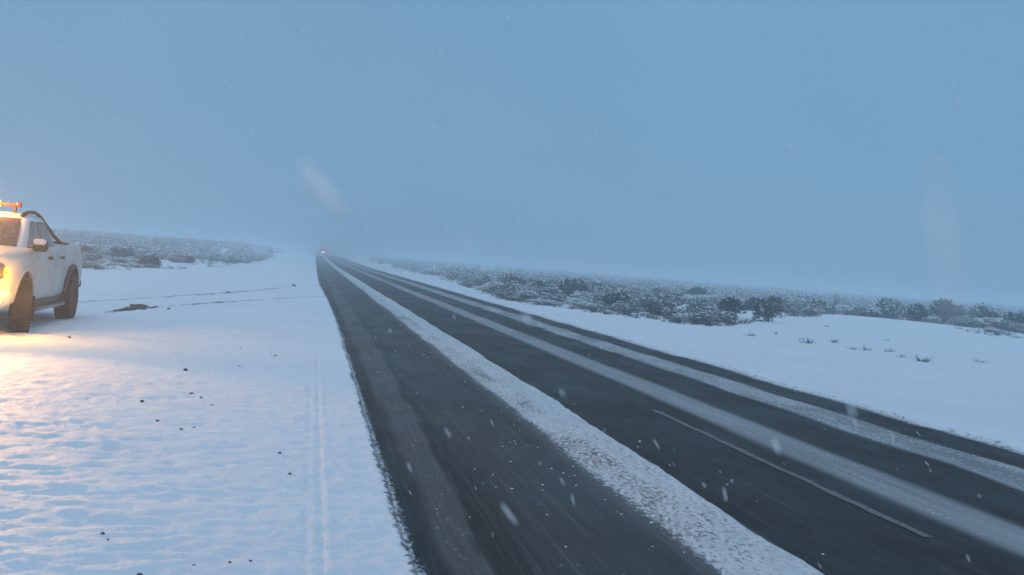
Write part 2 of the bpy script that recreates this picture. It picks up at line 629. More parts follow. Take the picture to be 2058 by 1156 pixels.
# painted centre dashes, worn, just proud of the asphalt
y0 = 5.9
k = 0
while y0 < 8:
    bm = bmesh.new()
    L = 5.4
    n = 26
    rows = []
    for i in range(n + 1):
        y = y0 + L * i / n
        ra, rb = random.uniform(-.012, .012), random.uniform(-.012, .012)
        z = float(rise(np.array(y))) + 0.005
        rows.append((bm.verts.new((3.76 + ra, y, z)), bm.verts.new((3.83 + rb, y, z))))
    for (a, b), (c, d) in zip(rows, rows[1:]):
        bm.faces.new((a, b, d, c))
    o = obj('lane_marking', bm, MAT_MARK)
    tag(o, 'worn painted dash on the centre of the road', kind='structure')
    y0 += 12.0
    k += 1


def tz(x, y):
    return float(terrain(np.array([[float(x)]]), np.array([[float(y)]]))[0, 0])


# ------------------------------------------------------------------ pickup
PAINT = mat('dirty_white_paint', (0.56, 0.55, 0.53), 0.40, 0.4, noise=(2.4, 0.22, (0.36, 0.33, 0.305)), coat=0.12)
PAINT_ROOF = mat('white_paint', (0.62, 0.62, 0.61), 0.3, 0.5, noise=(4, 0.2, (0.62, 0.61, 0.6)), coat=0.25)
GLASS = mat('tinted_glass', (0.012, 0.012, 0.012), 0.14, 0.4, noise=(9, 0.2, (0.07, 0.058, 0.046)))
BLACKP = mat('black_plastic', (0.018, 0.018, 0.019), 0.5, 0.35, noise=(10, 0.2, (0.05, 0.045, 0.04)))
RUBBER = mat('dirty_rubber', (0.022, 0.020, 0.018), 0.85, 0.2, noise=(14, 0.18, (0.034, 0.031, 0.028)), bump=(60, 0.6, 0.01))
ALLOY = mat('dirty_wheel_rim', (0.16, 0.155, 0.15), 0.5, 0.5, 0.5, noise=(12, 0.2, (0.07, 0.06, 0.05)))
GALV = mat('step_metal', (0.30, 0.29, 0.27), 0.45, 0.5, 0.6, noise=(12, 0.2, (0.16, 0.14, 0.12)))
TAIL = mat('red_lamp_plastic', (0.32, 0.02, 0.02), 0.2, 0.5, noise=(20, 0.2, (0.22, 0.03, 0.03)))
REDBAR = mat('red_bar_paint', (0.40, 0.07, 0.04), 0.4, 0.4, noise=(14, 0.2, (0.30, 0.06, 0.04)))
HEADEM = emat('lit_headlight', (1.0, 0.72, 0.06), 14.0)
AMBEREM = emat('lit_amber_lamp', (1.0, 0.46, 0.02), 5.0)

PICK_LOC = (-4.90, 17.45, 0.02)
PICK_RZ = math.radians(1.0)
pk = empty('pickup_truck', (PICK_LOC[0], PICK_LOC[1], PICK_LOC[2]), PICK_RZ)
tag(pk, 'dirty white double cab pickup with lit headlight and amber beacon parked on the snow', 'pickup truck')

# (y, half width, top z, bottom z)
STN = [(-2.50, 0.60, 0.86, 0.44), (-2.42, 0.78, 0.99, 0.38), (-2.25, 0.885, 1.06, 0.36), (-1.9, 0.935, 1.105, 0.37), (-1.5, 0.955, 1.135, 0.38),
       (-1.0, 0.945, 1.175, 0.38), (-0.4, 0.94, 1.19, 0.38), (0.4, 0.94, 1.20, 0.38), (1.06, 0.94, 1.215, 0.39), (1.10, 0.945, 1.245, 0.40),
       (1.6, 0.955, 1.25, 0.41), (2.1, 0.95, 1.255, 0.44), (2.52, 0.93, 1.255, 0.48), (2.60, 0.90, 1.235, 0.50)]


def stn(y):
    yy = [s[0] for s in STN]
    return [float(np.interp(y, yy, [s[i] for s in STN])) for i in (1, 2, 3)]


def flank(y, z):
    """half width of the body side at (y, z)."""
    hw, zt, zb = stn(y)
    pts = [(zb, hw - 0.07), (zb + 0.10, hw - 0.015), (0.72, hw + 0.0), (0.92, hw + 0.006), (zt - 0.10, hw - 0.012), (zt - 0.03, hw - 0.045), (zt, hw - 0.09)]
    return float(np.interp(z, [p[0] for p in pts], [p[1] for p in pts]))


def section(y):
    hw, zt, zb = stn(y)
    h = [(0.0, zt + 0.035), (hw * 0.45, zt + 0.028), (hw - 0.24, zt + 0.008), (hw - 0.09, zt), (hw - 0.045, zt - 0.03), (hw - 0.012, zt - 0.10), (hw + 0.006, (zt + zb) / 2 + 0.1),
         (hw, (zt + zb) / 2 - 0.08), (hw - 0.015, zb + 0.10), (hw - 0.07, zb), (hw * 0.5, zb), (0.0, zb)]
    return h


bm = bmesh.new()
rings = []
ystn = sorted(set([s[0] for s in STN] + [-2.1, -1.7, -1.25, -0.7, 0.0, 0.8, 1.35, 1.85, 2.3]))
for y in ystn:
    h = section(y)
    full = [(-x, z) for x, z in h[::-1][:-1]] + h[:-1]
    rings.append([bm.verts.new((x, y, z)) for x, z in full])
for a, b in zip(rings, rings[1:]):
    n = len(a)
    for q in range(n):
        bm.faces.new((a[q], a[(q + 1) % n], b[(q + 1) % n], b[q]))
bm.faces.new(rings[0])
bm.faces.new(rings[-1][::-1])
body = obj('body', bm, [PAINT, BLACKP], pk, True, 38)


def cut(target, build):
    """boolean-subtract what BUILD draws, for good (no cutter left behind)."""
    b2 = bmesh.new()
    build(b2)
    bmesh.ops.recalc_face_normals(b2, faces=b2.faces)
    me2 = bpy.data.meshes.new('cut')
    b2.to_mesh(me2)
    b2.free()
    me2.materials.append(PAINT)
    me2.materials.append(BLACKP)
    me2.polygons.foreach_set('material_index', [1] * len(me2.polygons))
    co = bpy.data.objects.new('cut', me2)
    C.objects.link(co)
    md = target.modifiers.new('b', 'BOOLEAN')
    md.object = co
    md.operation = 'DIFFERENCE'
    md.solver = 'EXACT'
    bpy.context.view_layer.update()
    dg = bpy.context.evaluated_depsgraph_get()
    new = bpy.data.meshes.new_from_object(target.evaluated_get(dg))
    target.modifiers.clear()
    old = target.data
    target.data = new
    bpy.data.meshes.remove(old)
    bpy.data.objects.remove(co)
    bpy.data.meshes.remove(me2)


FRONT_AX, REAR_AX, WR = -1.53, 1.53, 0.385


def arches(b2):
    for yc in (FRONT_AX, REAR_AX):
        for sx in (-1, 1):
            base = len(b2.verts)
            b3 = bmesh.new()
            lathe_x(b3, [(0.62, 0.47), (1.10, 0.47)], 28)
            for v in b3.verts:
                v.co = Vector((v.co.x * sx, v.co.y + yc, v.co.z + WR + 0.02))
            mm = bpy.data.meshes.new('t')
            b3.to_mesh(mm)
            b3.free()
            b2.from_mesh(mm)
            bpy.data.meshes.remove(mm)


body.parent = None
cut(body, arches)
cut(body, lambda b: rbox(b, -0.76, 0.76, 1.20, 2.50, 0.78, 1.6))
body.parent = pk
body.data.polygons.foreach_set('use_smooth', [True] * len(body.data.polygons))
body.data.set_sharp_from_angle(angle=math.radians(38))

# cab above the belt line: five rings from belt to roof
CAB = [(z_ - 0.065, a_ - 0.10, b_ - 0.12, c_ - 0.075) for z_, a_, b_, c_ in ((1.17, -1.02, 1.20, 0.875), (1.30, -0.83, 1.17, 0.845), (1.48, -0.52, 1.08, 0.785), (1.64, -0.24, 0.98, 0.725), (1.715, -0.06, 0.90, 0.675), (1.755, 0.10, 0.78, 0.55), (1.77, 0.24, 0.62, 0.35))]


def cab_hw(z):
    return float(np.interp(z, [c[0] for c in CAB], [c[3] for c in CAB]))


def cab_y(z, i):
    return float(np.interp(z, [c[0] for c in CAB], [c[i] for c in CAB]))


bm = bmesh.new()
rings = []
for z, ya, yb, hw in CAB:
    r = 0.10
    pts = []
    bow = 0.10 if z < 1.635 else 0.04
    for sx in (1, -1):
        front = [(hw * f * sx, ya - bow * (1 - f * f)) for f in ((0.0, 0.5, 0.86) if sx > 0 else (0.86, 0.5))]
        side = [(hw * sx, ya + r), (hw * sx, (ya + yb) / 2), (hw * sx, yb - r)]
        back = [(hw * 0.88 * sx, yb), (hw * 0.4 * sx, yb + 0.015)]
        seq = front + side + back
        pts += seq if sx > 0 else (back[::-1] + side[::-1] + front)
    rings.append([bm.verts.new((x, y, z)) for x, y in pts])
for a, b in zip(rings, rings[1:]):
    n = len(a)
    for q in range(n):
        bm.faces.new((a[q], a[(q + 1) % n], b[(q + 1) % n], b[q]))
bm.faces.new(rings[-1])
obj('cab', bm, PAINT_ROOF, pk, True, 50)


def side_panel(name, poly, off, material, parent, sx, surf, thick=0.006):
    """a thin plate over the body side: poly in (y, z), laid on the surface x = surf(y, z)."""
    b = bmesh.new()
    o_ = [b.verts.new((sx * (surf(y, z) + off), y, z)) for y, z in poly]
    i_ = [b.verts.new((sx * (surf(y, z) + off - thick), y, z)) for y, z in poly]
    b.faces.new(o_)
    b.faces.new(i_[::-1])
    n_ = len(poly)
    for q in range(n_):
        b.faces.new((o_[q], o_[(q + 1) % n_], i_[(q + 1) % n_], i_[q]))
    return obj(name, b, material, parent)


def inset(poly, d):
    cy = sum(p[0] for p in poly) / len(poly)
    cz = sum(p[1] for p in poly) / len(poly)
    return [(y + d * (1 if y < cy else -1), z + d * (1 if z < cz else -1)) for y, z in poly]


def round_poly(poly, r, n=4):
    out = []
    m_n = len(poly)
    for i in range(m_n):
        p = Vector(poly[i])
        a = (Vector(poly[i - 1]) - p).normalized()
        b = (Vector(poly[(i + 1) % m_n]) - p).normalized()
        s, t_ = p + a * r, p + b * r
        for q in range(n + 1):
            u = q / n
            out.append(tuple((1 - u) ** 2 * s + 2 * u * (1 - u) * p + u * u * t_))
    return out


surf_cab = lambda y, z: cab_hw(z)
FWIN = [(-0.86, 1.215), (0.06, 1.215), (0.06, 1.56), (-0.24, 1.56)]
RWIN = [(0.13, 1.215), (0.88, 1.215), (0.74, 1.56), (0.13, 1.56)]
FDOOR = [(-0.98, 0.50), (0.18, 0.50), (0.18, 1.165), (-0.98, 1.15)]
RDOOR = [(0.20, 0.50), (0.86, 0.50), (1.04, 0.95), (1.04, 1.175), (0.20, 1.165)]


def door_panel(parent, sx, y0_, y1_, cut_arch):
    """door skin that follows the curve of the flank, its seams left as a gap all round."""
    b = bmesh.new()
    NY, NZ = 8, 10
    g = []
    for i in range(NZ + 1):
        z = 0.50 + (1.15 - 0.50) * i / NZ
        row = []
        for j in range(NY + 1):
            y = y0_ + (y1_ - y0_) * j / NY
            if cut_arch and z < 0.95:
                lim = REAR_AX - math.sqrt(max(0.0, 0.53 ** 2 - (z - WR - 0.02) ** 2))
                y = y0_ + (min(y1_, lim) - y0_) * j / NY
            row.append(b.verts.new((sx * (flank(y, z) + 0.009), y, z)))
        g.append(row)
    for i in range(NZ):
        for j in range(NY):
            b.faces.new((g[i][j], g[i][j + 1], g[i + 1][j + 1], g[i + 1][j]))
    ext = bmesh.ops.extrude_face_region(b, geom=b.faces[:])
    for v in [v for v in ext['geom'] if isinstance(v, bmesh.types.BMVert)]:
        v.co.x -= sx * 0.03
    return obj('door', b, PAINT, parent, True, 35)


for sx in (1, -1):
    for (poly, nm) in ((FWIN, 'f'), (RWIN, 'r')):
        rp = round_poly(poly, 0.07)
        side_panel('window_seal', round_poly([(y + (-.02 if y < (poly[0][0] + poly[1][0]) / 2 else .02), z + (-.02 if z < 1.4 else .02)) for y, z in poly], 0.08), 0.004, BLACKP, pk, sx, surf_cab)
        side_panel('side_window', rp, 0.008, GLASS, pk, sx, surf_cab)
    for (y0_, y1_, ca) in ((-0.985, 0.185, False), (0.205, 1.03, True)):
        d = door_panel(pk, sx, y0_, y1_, ca)
        b = bmesh.new()
        yh = y1_ - 0.30
        if ca:
            yh = y1_ - 0.30
        xh = flank(yh, 1.05)
        rbox(b, min(sx * (xh + 0.005), sx * (xh + 0.05)), max(sx * (xh + 0.005), sx * (xh + 0.05)), yh - 0.085, yh + 0.085, 1.02, 1.065, 0.012)
        obj('handle', b, BLACKP, d, True, 40)
    # mirror: arm and a big shell
    b = bmesh.new()
    tube(b, [(sx * 0.79, -0.82, 1.19), (sx * 0.92, -0.86, 1.21)], 0.03, 8)
    ma = obj('mirror_arm', b, BLACKP, pk, True)
    b = bmesh.new()
    rbox(b, min(sx * 0.87, sx * 1.07), max(sx * 0.87, sx * 1.07), -0.98, -0.82, 1.14, 1.32, 0.05, 3)
    ms = obj('mirror', b, BLACKP, pk, True, 40)
    b = bmesh.new()
    rbox(b, min(sx * 0.88, sx * 1.06), max(sx * 0.88, sx * 1.06), -0.987, -0.90, 1.225, 1.327, 0.04, 3)
    obj('mirror_cap', b, PAINT_ROOF, ms, True, 40)
    # side step: dark sill, pale step with brackets
    b = bmesh.new()
    rbox(b, min(sx * 0.70, sx * 0.915), max(sx * 0.70, sx * 0.915), -1.0, 1.0, 0.345, 0.44, 0.02)
    obj('sill', b, BLACKP, pk, True, 40)
    b = bmesh.new()
    rbox(b, min(sx * 0.86, sx * 1.0), max(sx * 0.86, sx * 1.0), -0.96, 0.96, 0.275, 0.325, 0.018)
    for yy in (-0.7, 0.0, 0.7):
        rbox(b, min(sx * 0.6, sx * 0.93), max(sx * 0.6, sx * 0.93), yy - 0.02, yy + 0.02, 0.30, 0.36)
    obj('side_step', b, GALV, pk, True, 40)
    # dark flares over the wheels
    for yc in (FRONT_AX, REAR_AX):
        b = bmesh.new()
        N = 18
        prev = None
        o1, o2, a0, a1_ = (0.055, 0.040, -14, 208) if yc > 0 else (0.016, 0.010, 4, 172)
        for q in range(N + 1):
            t_ = math.radians(a0 + a1_ * q / N)
            y_, z_ = yc + math.cos(t_), 0
            ring = []
            for rad, off in ((0.465, -0.02), (0.465, o1), (0.525, o2), (0.525, -0.02)):
                y_ = yc + rad * math.cos(t_)
                z_ = WR + 0.02 + rad * math.sin(t_)
                ring.append(b.verts.new((sx * (flank(y_, max(0.42, z_)) + off), y_, z_)))
            if prev:
                for w in range(4):
                    b.faces.new((prev[w], prev[(w + 1) % 4], ring[(w + 1) % 4], ring[w]))
            prev = ring
        obj('wheel_flare', b, BLACKP if yc > 0 else PAINT, pk, True, 40)
    # mudflaps
    for yc in (FRONT_AX, REAR_AX):
        b = bmesh.new()
        rbox(b, min(sx * 0.70, sx * 0.98), max(sx * 0.70, sx * 0.98), yc + 0.455, yc + 0.470, 0.14, 0.50)
        obj('mud_flap', b, RUBBER, pk)

# wheels: tyre with tread blocks, rim with spokes
for yc in (FRONT_AX, REAR_AX):
    for sx in (1, -1):
        b = bmesh.new()
        lathe_x(b, [(-0.125, 0.24), (-0.132, 0.31), (-0.118, 0.365), (-0.085, WR - 0.008), (0.085, WR - 0.008), (0.118, 0.365), (0.132, 0.31), (0.125, 0.24)], 40)
        for q in range(36):
            t_ = 2 * math.pi * q / 36
            for xo in (-0.085, 0.0, 0.085):
                tt = t_ + (0.08 if xo == 0 else 0)
                cy, cz = math.cos(tt), math.sin(tt)
                ty, tz_ = -cz, cy
                vs = []
                for rr in (WR - 0.012, WR + 0.004):
                    for (ax, at_) in ((-0.034, -0.022), (0.034, -0.022), (0.034, 0.022), (-0.034, 0.022)):
                        vs.append(b.verts.new((xo + ax, cy * rr + ty * at_, cz * rr + tz_ * at_)))
                b.faces.new(vs[4:8])
                for w in range(4):
                    b.faces.new((vs[w], vs[(w + 1) % 4], vs[4 + (w + 1) % 4], vs[4 + w]))
        wname = empty('wheel', (sx * 0.895, yc, WR), math.radians(16) if yc < 0 else 0.0)
        wname.parent = pk
        ty_ = obj('tyre', b, RUBBER, wname, True, 40)
        b = bmesh.new()
        lathe_x(b, [(0.02, 0.235), (0.115, 0.238), (0.122, 0.225), (0.06, 0.20), (0.05, 0.05), (0.085, 0.045), (0.088, 0.0001)], 32)
        for q in range(6):
            t_ = 2 * math.pi * q / 6
            c_, s_ = math.cos(t_), math.sin(t_)
            pts = [(0.085, 0.04), (0.105, 0.215)]
            tube(b, [(0.075, c_ * 0.04, s_ * 0.04), (0.098, c_ * 0.215, s_ * 0.215)], [0.035, 0.028], 6)
        if sx < 0:
            for v in b.verts:
                v.co.x *= -1
        obj('rim', b, ALLOY, wname, True, 40)
# axle housing and underbody
b = bmesh.new()
rbox(b, -0.62, 0.62, -2.1, 2.4, 0.42, 0.52)
tube(b, [(-0.7, REAR_AX, WR), (0.7, REAR_AX, WR)], 0.05, 8)
tube(b, [(-0.7, FRONT_AX, WR), (0.7, FRONT_AX, WR)], 0.045, 8)
rbox(b, -0.12, 0.12, REAR_AX - 0.13, REAR_AX + 0.13, WR - 0.12, WR + 0.13, 0.05)
obj('underbody', b, BLACKP, pk)

# windscreen and rear window laid on the bowed cab surface
def screen(name, za, zb, idx, sgn, fr, off, material):
    b = bmesh.new()
    NX, NZ = 8, 5
    g = []
    for i in range(NZ + 1):
        z = za + (zb - za) * i / NZ
        hw = cab_hw(z)
        bow = 0.10 if z < 1.635 else 0.04
        row = []
        for j in range(NX + 1):
            f = -fr + 2 * fr * j / NX
            y = cab_y(z, idx) + (-bow * (1 - f * f) if idx == 1 else 0.015 * (1 - abs(f)))
            row.append(b.verts.new((hw * f, y + sgn * off, z)))
        g.append(row)
    for i in range(NZ):
        for j in range(NX):
            b.faces.new((g[i][j], g[i][j + 1], g[i + 1][j + 1], g[i + 1][j]))
    ext = bmesh.ops.extrude_face_region(b, geom=b.faces[:])
    for v in [v for v in ext['geom'] if isinstance(v, bmesh.types.BMVert)]:
        v.co.y -= sgn * 0.03
    return obj(name, b, material, pk, True, 40)


screen('windscreen_seal', 1.20, 1.61, 1, -1, 0.865, 0.012, BLACKP)
screen('windscreen', 1.215, 1.59, 1, -1, 0.835, 0.020, GLASS)
screen('rear_window', 1.32, 1.55, 2, 1, 0.78, 0.012, GLASS)
for xx in (-0.28, 0.30):
    b = bmesh.new()
    tube(b, [(xx, -1.13, 1.235), (xx + 0.35, -0.99, 1.335)], 0.010, 6)
    obj('wiper', b, BLACKP, pk)

# front: bumper, grille with bars, headlights, fog lamps
b = bmesh.new()
rbox(b, -0.82, 0.82, -2.60, -2.30, 0.40, 0.62, 0.06, 3)
for sx in (1, -1):
    rbox(b, min(sx * 0.72, sx * 0.92), max(sx * 0.72, sx * 0.92), -2.50, -2.06, 0.40, 0.62, 0.06, 3)
obj('front_bumper', b, PAINT_ROOF, pk, True, 40)
b = bmesh.new()
rbox(b, -0.50, 0.50, -2.545, -2.44, 0.66, 0.90, 0.02)
gr = obj('grille', b, BLACKP, pk, True, 40)
for z in (0.71, 0.78, 0.85):
    b = bmesh.new()
    rbox(b, -0.48, 0.48, -2.562, -2.54, z - 0.012, z + 0.012, 0.005)
    obj('grille_bar', b, GALV, gr)
for sx in (1, -1):
    b = bmesh.new()
    rbox(b, min(sx * 0.50, sx * 0.85), max(sx * 0.50, sx * 0.85), -2.50, -2.20, 0.76, 0.98, 0.05, 3)
    hl = obj('headlight', b, BLACKP, pk, True, 40)
    b = bmesh.new()
    bmesh.ops.create_uvsphere(b, u_segments=20, v_segments=12, radius=0.085)
    for v in b.verts:
        v.co = Vector((v.co.x * 1.25 + sx * 0.655, v.co.y * 0.5 - 2.49, v.co.z + 0.875))
    obj('lens', b, HEADEM, hl, True)
    b = bmesh.new()
    rbox(b, min(sx * 0.855, sx * 0.90), max(sx * 0.855, sx * 0.90), -2.36, -2.22, 0.80, 0.92, 0.018)
    obj('turn_signal', b, AMBEREM, hl, True, 40)
    b = bmesh.new()
    rbox(b, min(sx * 0.885, sx * 0.925), max(sx * 0.885, sx * 0.925), 2.42, 2.59, 0.86, 1.20, 0.02)
    obj('tail_light', b, TAIL, pk, True, 40)
# tailgate, rear bumper
b = bmesh.new()
rbox(b, -0.74, 0.74, 2.585, 2.625, 0.80, 1.225, 0.012)
tg = obj('tailgate', b, PAINT, pk, True, 40)
b = bmesh.new()
rbox(b, -0.10, 0.10, 2.62, 2.645, 1.10, 1.17, 0.01)
obj('handle', b, BLACKP, tg)
b = bmesh.new()
rbox(b, -0.90, 0.90, 2.60, 2.74, 0.50, 0.64, 0.03)
obj('rear_bumper', b, BLACKP, pk, True, 40)

# styling bar: from the roof edge back and down to the bed rail
for sx in (1, -1):
    b = bmesh.new()
    pts = [(sx * 0.53, -0.22, 1.655), (sx * 0.535, 0.08, 1.715), (sx * 0.54, 0.46, 1.725), (sx * 0.55, 0.64, 1.71), (sx * 0.575, 0.82, 1.65), (sx * 0.63, 1.01, 1.525),
           (sx * 0.71, 1.20, 1.37), (sx * 0.77, 1.34, 1.285), (sx * 0.79, 1.46, 1.262)]
    tube(b, pts, 0.029, 10)
    obj('roll_bar', b, BLACKP, pk, True)
    b = bmesh.new()
    rbox(b, min(sx * 0.74, sx * 0.87), max(sx * 0.74, sx * 0.87), 1.30, 1.56, 1.25, 1.28, 0.01)
    obj('roll_bar_foot', b, BLACKP, pk)
b = bmesh.new()
tube(b, [(-0.58, 0.84, 1.635), (0.58, 0.84, 1.635)], 0.030, 10)
obj('roll_bar_crosspiece', b, BLACKP, pk, True)

# beacon bar on the roof: red bar on two posts, amber lamp in the middle
b = bmesh.new()
rbox(b, -0.44, 0.44, -0.02, 0.05, 1.785, 1.835, 0.018)
bar = obj('beacon_bar', b, REDBAR, pk, True, 40)
for sx in (1, -1):
    b = bmesh.new()
    rbox(b, sx * 0.37 - 0.025, sx * 0.37 + 0.025, -0.005, 0.035, 1.66, 1.79, 0.008)
    obj('bar_post', b, BLACKP, bar)
    b = bmesh.new()
    rbox(b, sx * 0.42 - 0.04, sx * 0.42 + 0.04, -0.04, 0.07, 1.775, 1.855, 0.02)
    obj('bar_lamp', b, TAIL, bar, True, 40)
for sx in (1, -1):
    b = bmesh.new()
    lathe_x(b, [(-0.075, 0.03), (-0.07, 0.062), (0.02, 0.062), (0.035, 0.03)], 20)
    for v in b.verts:
        v.co = Vector((v.co.z + sx * 0.12, v.co.y - 0.065, v.co.x + 1.835))
    obj('beacon', b, AMBEREM, bar, True, 50)


def lamp(name, loc, energy, col, typ='POINT', size=0.06, parent=None, rot=None, angle=None, blend=0.6):
    l = bpy.data.lights.new(name, typ)
    l.energy = energy
    l.color = col
    l.shadow_soft_size = size
    o = bpy.data.objects.new(name, l)
    C.objects.link(o)
    o.location = loc
    if parent:
        o.parent = parent
    if rot:
        o.rotation_euler = rot
    if angle:
        l.spot_size = math.radians(angle)
        l.spot_blend = blend
    return o


WARM = (1.0, 0.49, 0.16)
for sx in (1, -1):
    lamp('headlight_beam', (sx * 0.66, -2.62, 0.90), 1800, WARM, 'SPOT', 0.07, pk, (math.radians(102), 0, math.radians(180 + (25 if sx > 0 else 6))), 78, 1.0)
lamp('headlight_glow', (0.72, -2.78, 0.92), 75, (1.0, 0.52, 0.07), 'POINT', 0.08, pk)
lamp('turn_signal_glow', (1.14, -2.36, 0.74), 18, (1.0, 0.42, 0.06), 'POINT', 0.06, pk)
lamp('beacon_glow', (0.12, -0.50, 1.93), 110, (1.0, 0.40, 0.08), 'POINT', 0.08, pk)

# ------------------------------------------------------------------ far lorry coming down the road with its lamps lit
FAR = (2.6, 335.0, float(rise(np.array(335.0))))
lo = empty('lorry', FAR)
tag(lo, 'distant reddish lorry with lit lamps far down the road', 'lorry')
LRED = mat('lorry_red_paint', (0.22, 0.035, 0.03), 0.5, 0.4, noise=(2, 0.2, (0.16, 0.03, 0.03)))
LBOX = mat('lorry_box', (0.20, 0.10, 0.10), 0.6, 0.3, noise=(1, 0.2, (0.16, 0.08, 0.08)))
LPINK = emat('lit_pinkish_lamp', (1.0, 0.55, 0.60), 4.0)
LHALO = emat('red_halo_glow', (1.0, 0.14, 0.15), 1.8)  # added red glow standing in for the halo round the lorry's headlights
b = bmesh.new()
rbox(b, -1.15, 1.15, -0.2, 1.6, 0.55, 2.30, 0.12, 3)
cabm = obj('cab', b, LRED, lo, True, 40)
b = bmesh.new()
rbox(b, -1.0, 1.0, -0.225, -0.15, 1.40, 1.92, 0.03)
obj('windscreen', b, GLASS, cabm, True, 40)
b = bmesh.new()
rbox(b, -1.25, 1.25, 1.7, 7.5, 0.95, 2.45, 0.04)
obj('cargo_box', b, LBOX, lo, True, 40)
b = bmesh.new()
rbox(b, -1.18, 1.18, -0.32, -0.15, 0.45, 0.75, 0.05)
obj('bumper', b, BLACKP, lo, True, 40)
for sx in (1, -1):
    b = bmesh.new()
    bmesh.ops.create_uvsphere(b, u_segments=16, v_segments=10, radius=0.22)
    for v in b.verts:
        v.co = Vector((v.co.x * 1.3 + sx * 0.30, v.co.y * 0.3 - 0.30, v.co.z + 1.05))
    obj('headlight', b, LPINK, lo, True)
    for zz, nm in ((2.10, 'red_halo_top'), (0.60, 'red_halo_low')):  # made-up glowing blocks above and below the headlights, for their red halo
        b = bmesh.new()
        rbox(b, min(sx * 0.15, sx * 0.95), max(sx * 0.15, sx * 0.95), -0.36, -0.20, zz - 0.13, zz + 0.13, 0.05)
        obj(nm, b, LHALO, lo, True, 40)
    for yy in (0.6, 5.8):
        b = bmesh.new()
        lathe_x(b, [(-0.14, 0.3), (-0.14, 0.46), (0.14, 0.46), (0.14, 0.3)], 20)
        for v in b.verts:
            v.co += Vector((sx * 1.02, yy, 0.47))
        obj('wheel', b, RUBBER, lo, True, 40)

# ------------------------------------------------------------------ stones lying on the snow
def at(px, py):
    """ground point seen at a place in the photograph."""
    d = M @ cray(px, py)
    t_ = H_EYE / -d.z
    for _ in range(4):
        p = Vector((0, 0, H_EYE)) + d * t_
        t_ = (H_EYE - tz(p.x, p.y)) / -d.z
    return p.x, p.y


def stone_mesh(seed):
    r = random.Random(seed)
    b = bmesh.new()
    bmesh.ops.create_icosphere(b, subdivisions=2, radius=1.0)
    off = [(Vector((r.uniform(-1, 1), r.uniform(-1, 1), r.uniform(-1, 1))).normalized(), r.uniform(0.55, 0.95)) for _ in range(7)]
    for v in b.verts:
        for d, k_ in off:
            q = v.co.dot(d)
            if q > k_:
                v.co -= d * (q - k_)
        v.co = Vector((v.co.x * 1.2, v.co.y * 0.95, v.co.z * 0.75))
    me = bpy.data.meshes.new('stone')
    b.to_mesh(me)
    b.free()
    me.materials.append(MAT_STONE)
    return me


STONES = [(139, 679, 9, 'small dark stone lying alone on the warm lit snow in front of the pickup'),
          (339, 623, 9, 'small black stone on the snow just beside the churned mud patch'),
          (373, 745, 12, 'flat dark stone on the snow, the farther of two in line with the pickup wheels'),
          (484, 701, 7, 'tiny stone farthest out on the smooth snow between pickup and road'),
          (554, 715, 7, 'tiny dark stone on the snow nearest the shoulder rut, uppermost there'),
          (481, 737, 6, 'tiny grey pebble on the snow halfway between pickup and road'),
          (385, 792, 10, 'narrow dark stone at the upper end of a short line of pebbles on the snow'),
          (404, 799, 6, 'pebble in the middle of a short line of pebbles on the snow'),
          (427, 811, 8, 'flat pebble at the lower end of a short line of pebbles on the snow'),
          (286, 807, 12, 'round dark stone on the rippled snow left of the short line of pebbles'),
          (316, 847, 12, 'black stone on the rippled snow, the largest of the group of three'),
          (364, 864, 9, 'dark stone right of the largest stone in the group of three'),
          (390, 860, 7, 'smallest stone at the right end of the group of three'),
          (562, 912, 10, 'black stone on the snow beside the shoulder rut, upper of a pair'),
          (582, 955, 9, 'black stone on the snow beside the shoulder rut, lower of a pair'),
          (206, 1073, 12, 'dark stone on the rippled foreground snow with a pebble at its side'),
          (217, 1085, 6, 'pebble just below a dark stone on the rippled foreground snow'),
          (280, 1154, 16, 'large dark stone at the very bottom of the foreground snow'),
          (503, 1128, 10, 'half buried stone in the foreground snow near the shoulder rut, right of its pair'),
          (462, 1131, 9, 'half buried stone in the foreground snow near the shoulder rut, left of its pair'),
          (590, 574, 10, 'dark lump on the snow beside the tyre tracks close to the road'),
          (389, 1136, 7, 'faint pebble half covered by the foreground snow'),
          (459, 588, 9, 'dark clod lying on the farther tyre track')]
for i, (px, py, w, lab) in enumerate(STONES):
    x, y = at(px, py)
    s = w * 0.40 * y / F_PX
    o = bpy.data.objects.new('stone', stone_mesh(100 + i))
    C.objects.link(o)
    o.location = (x, y, tz(x, y) + s * random.uniform(0.0, 0.25))
    o.scale = (s, s, s)
    o.rotation_euler = (0, 0, random.uniform(0, 6.28))
    tag(o, lab, 'stone', 'stones on the snow left of the road')

# churned mud clods as one heap where the pickup turned in
r = random.Random(5)
items = []
for (px0, py0, px1, py1, n, hgt) in ((228, 622, 258, 620, 18, 0.025), (255, 620, 290, 616, 26, 0.045), (268, 616, 300, 616, 20, 0.05), (296, 617, 314, 617, 8, 0.025)):
    for q in range(n):
        u = r.random()
        x, y = at(px0 + (px1 - px0) * u, py0 + (py1 - py0) * u + r.uniform(-1, 1))
        k_ = r.uniform(0.03, 0.10)
        items.append(((x, y, tz(x, y)), (k_ * 1.5, k_ * 1.2, min(k_, hgt) * r.uniform(.7, 1.2)), r.uniform(0, 6.28)))
o = blobs('mud', items, mat('churned_mud', (0.045, 0.034, 0.030), 0.9, 0.1, noise=(14, 0.2, (0.16, 0.12, 0.10)), bump=(40, .6, .01)))
tag(o, 'low ridge of churned dark mud in the snow behind the pickup', 'mud', kind='stuff')


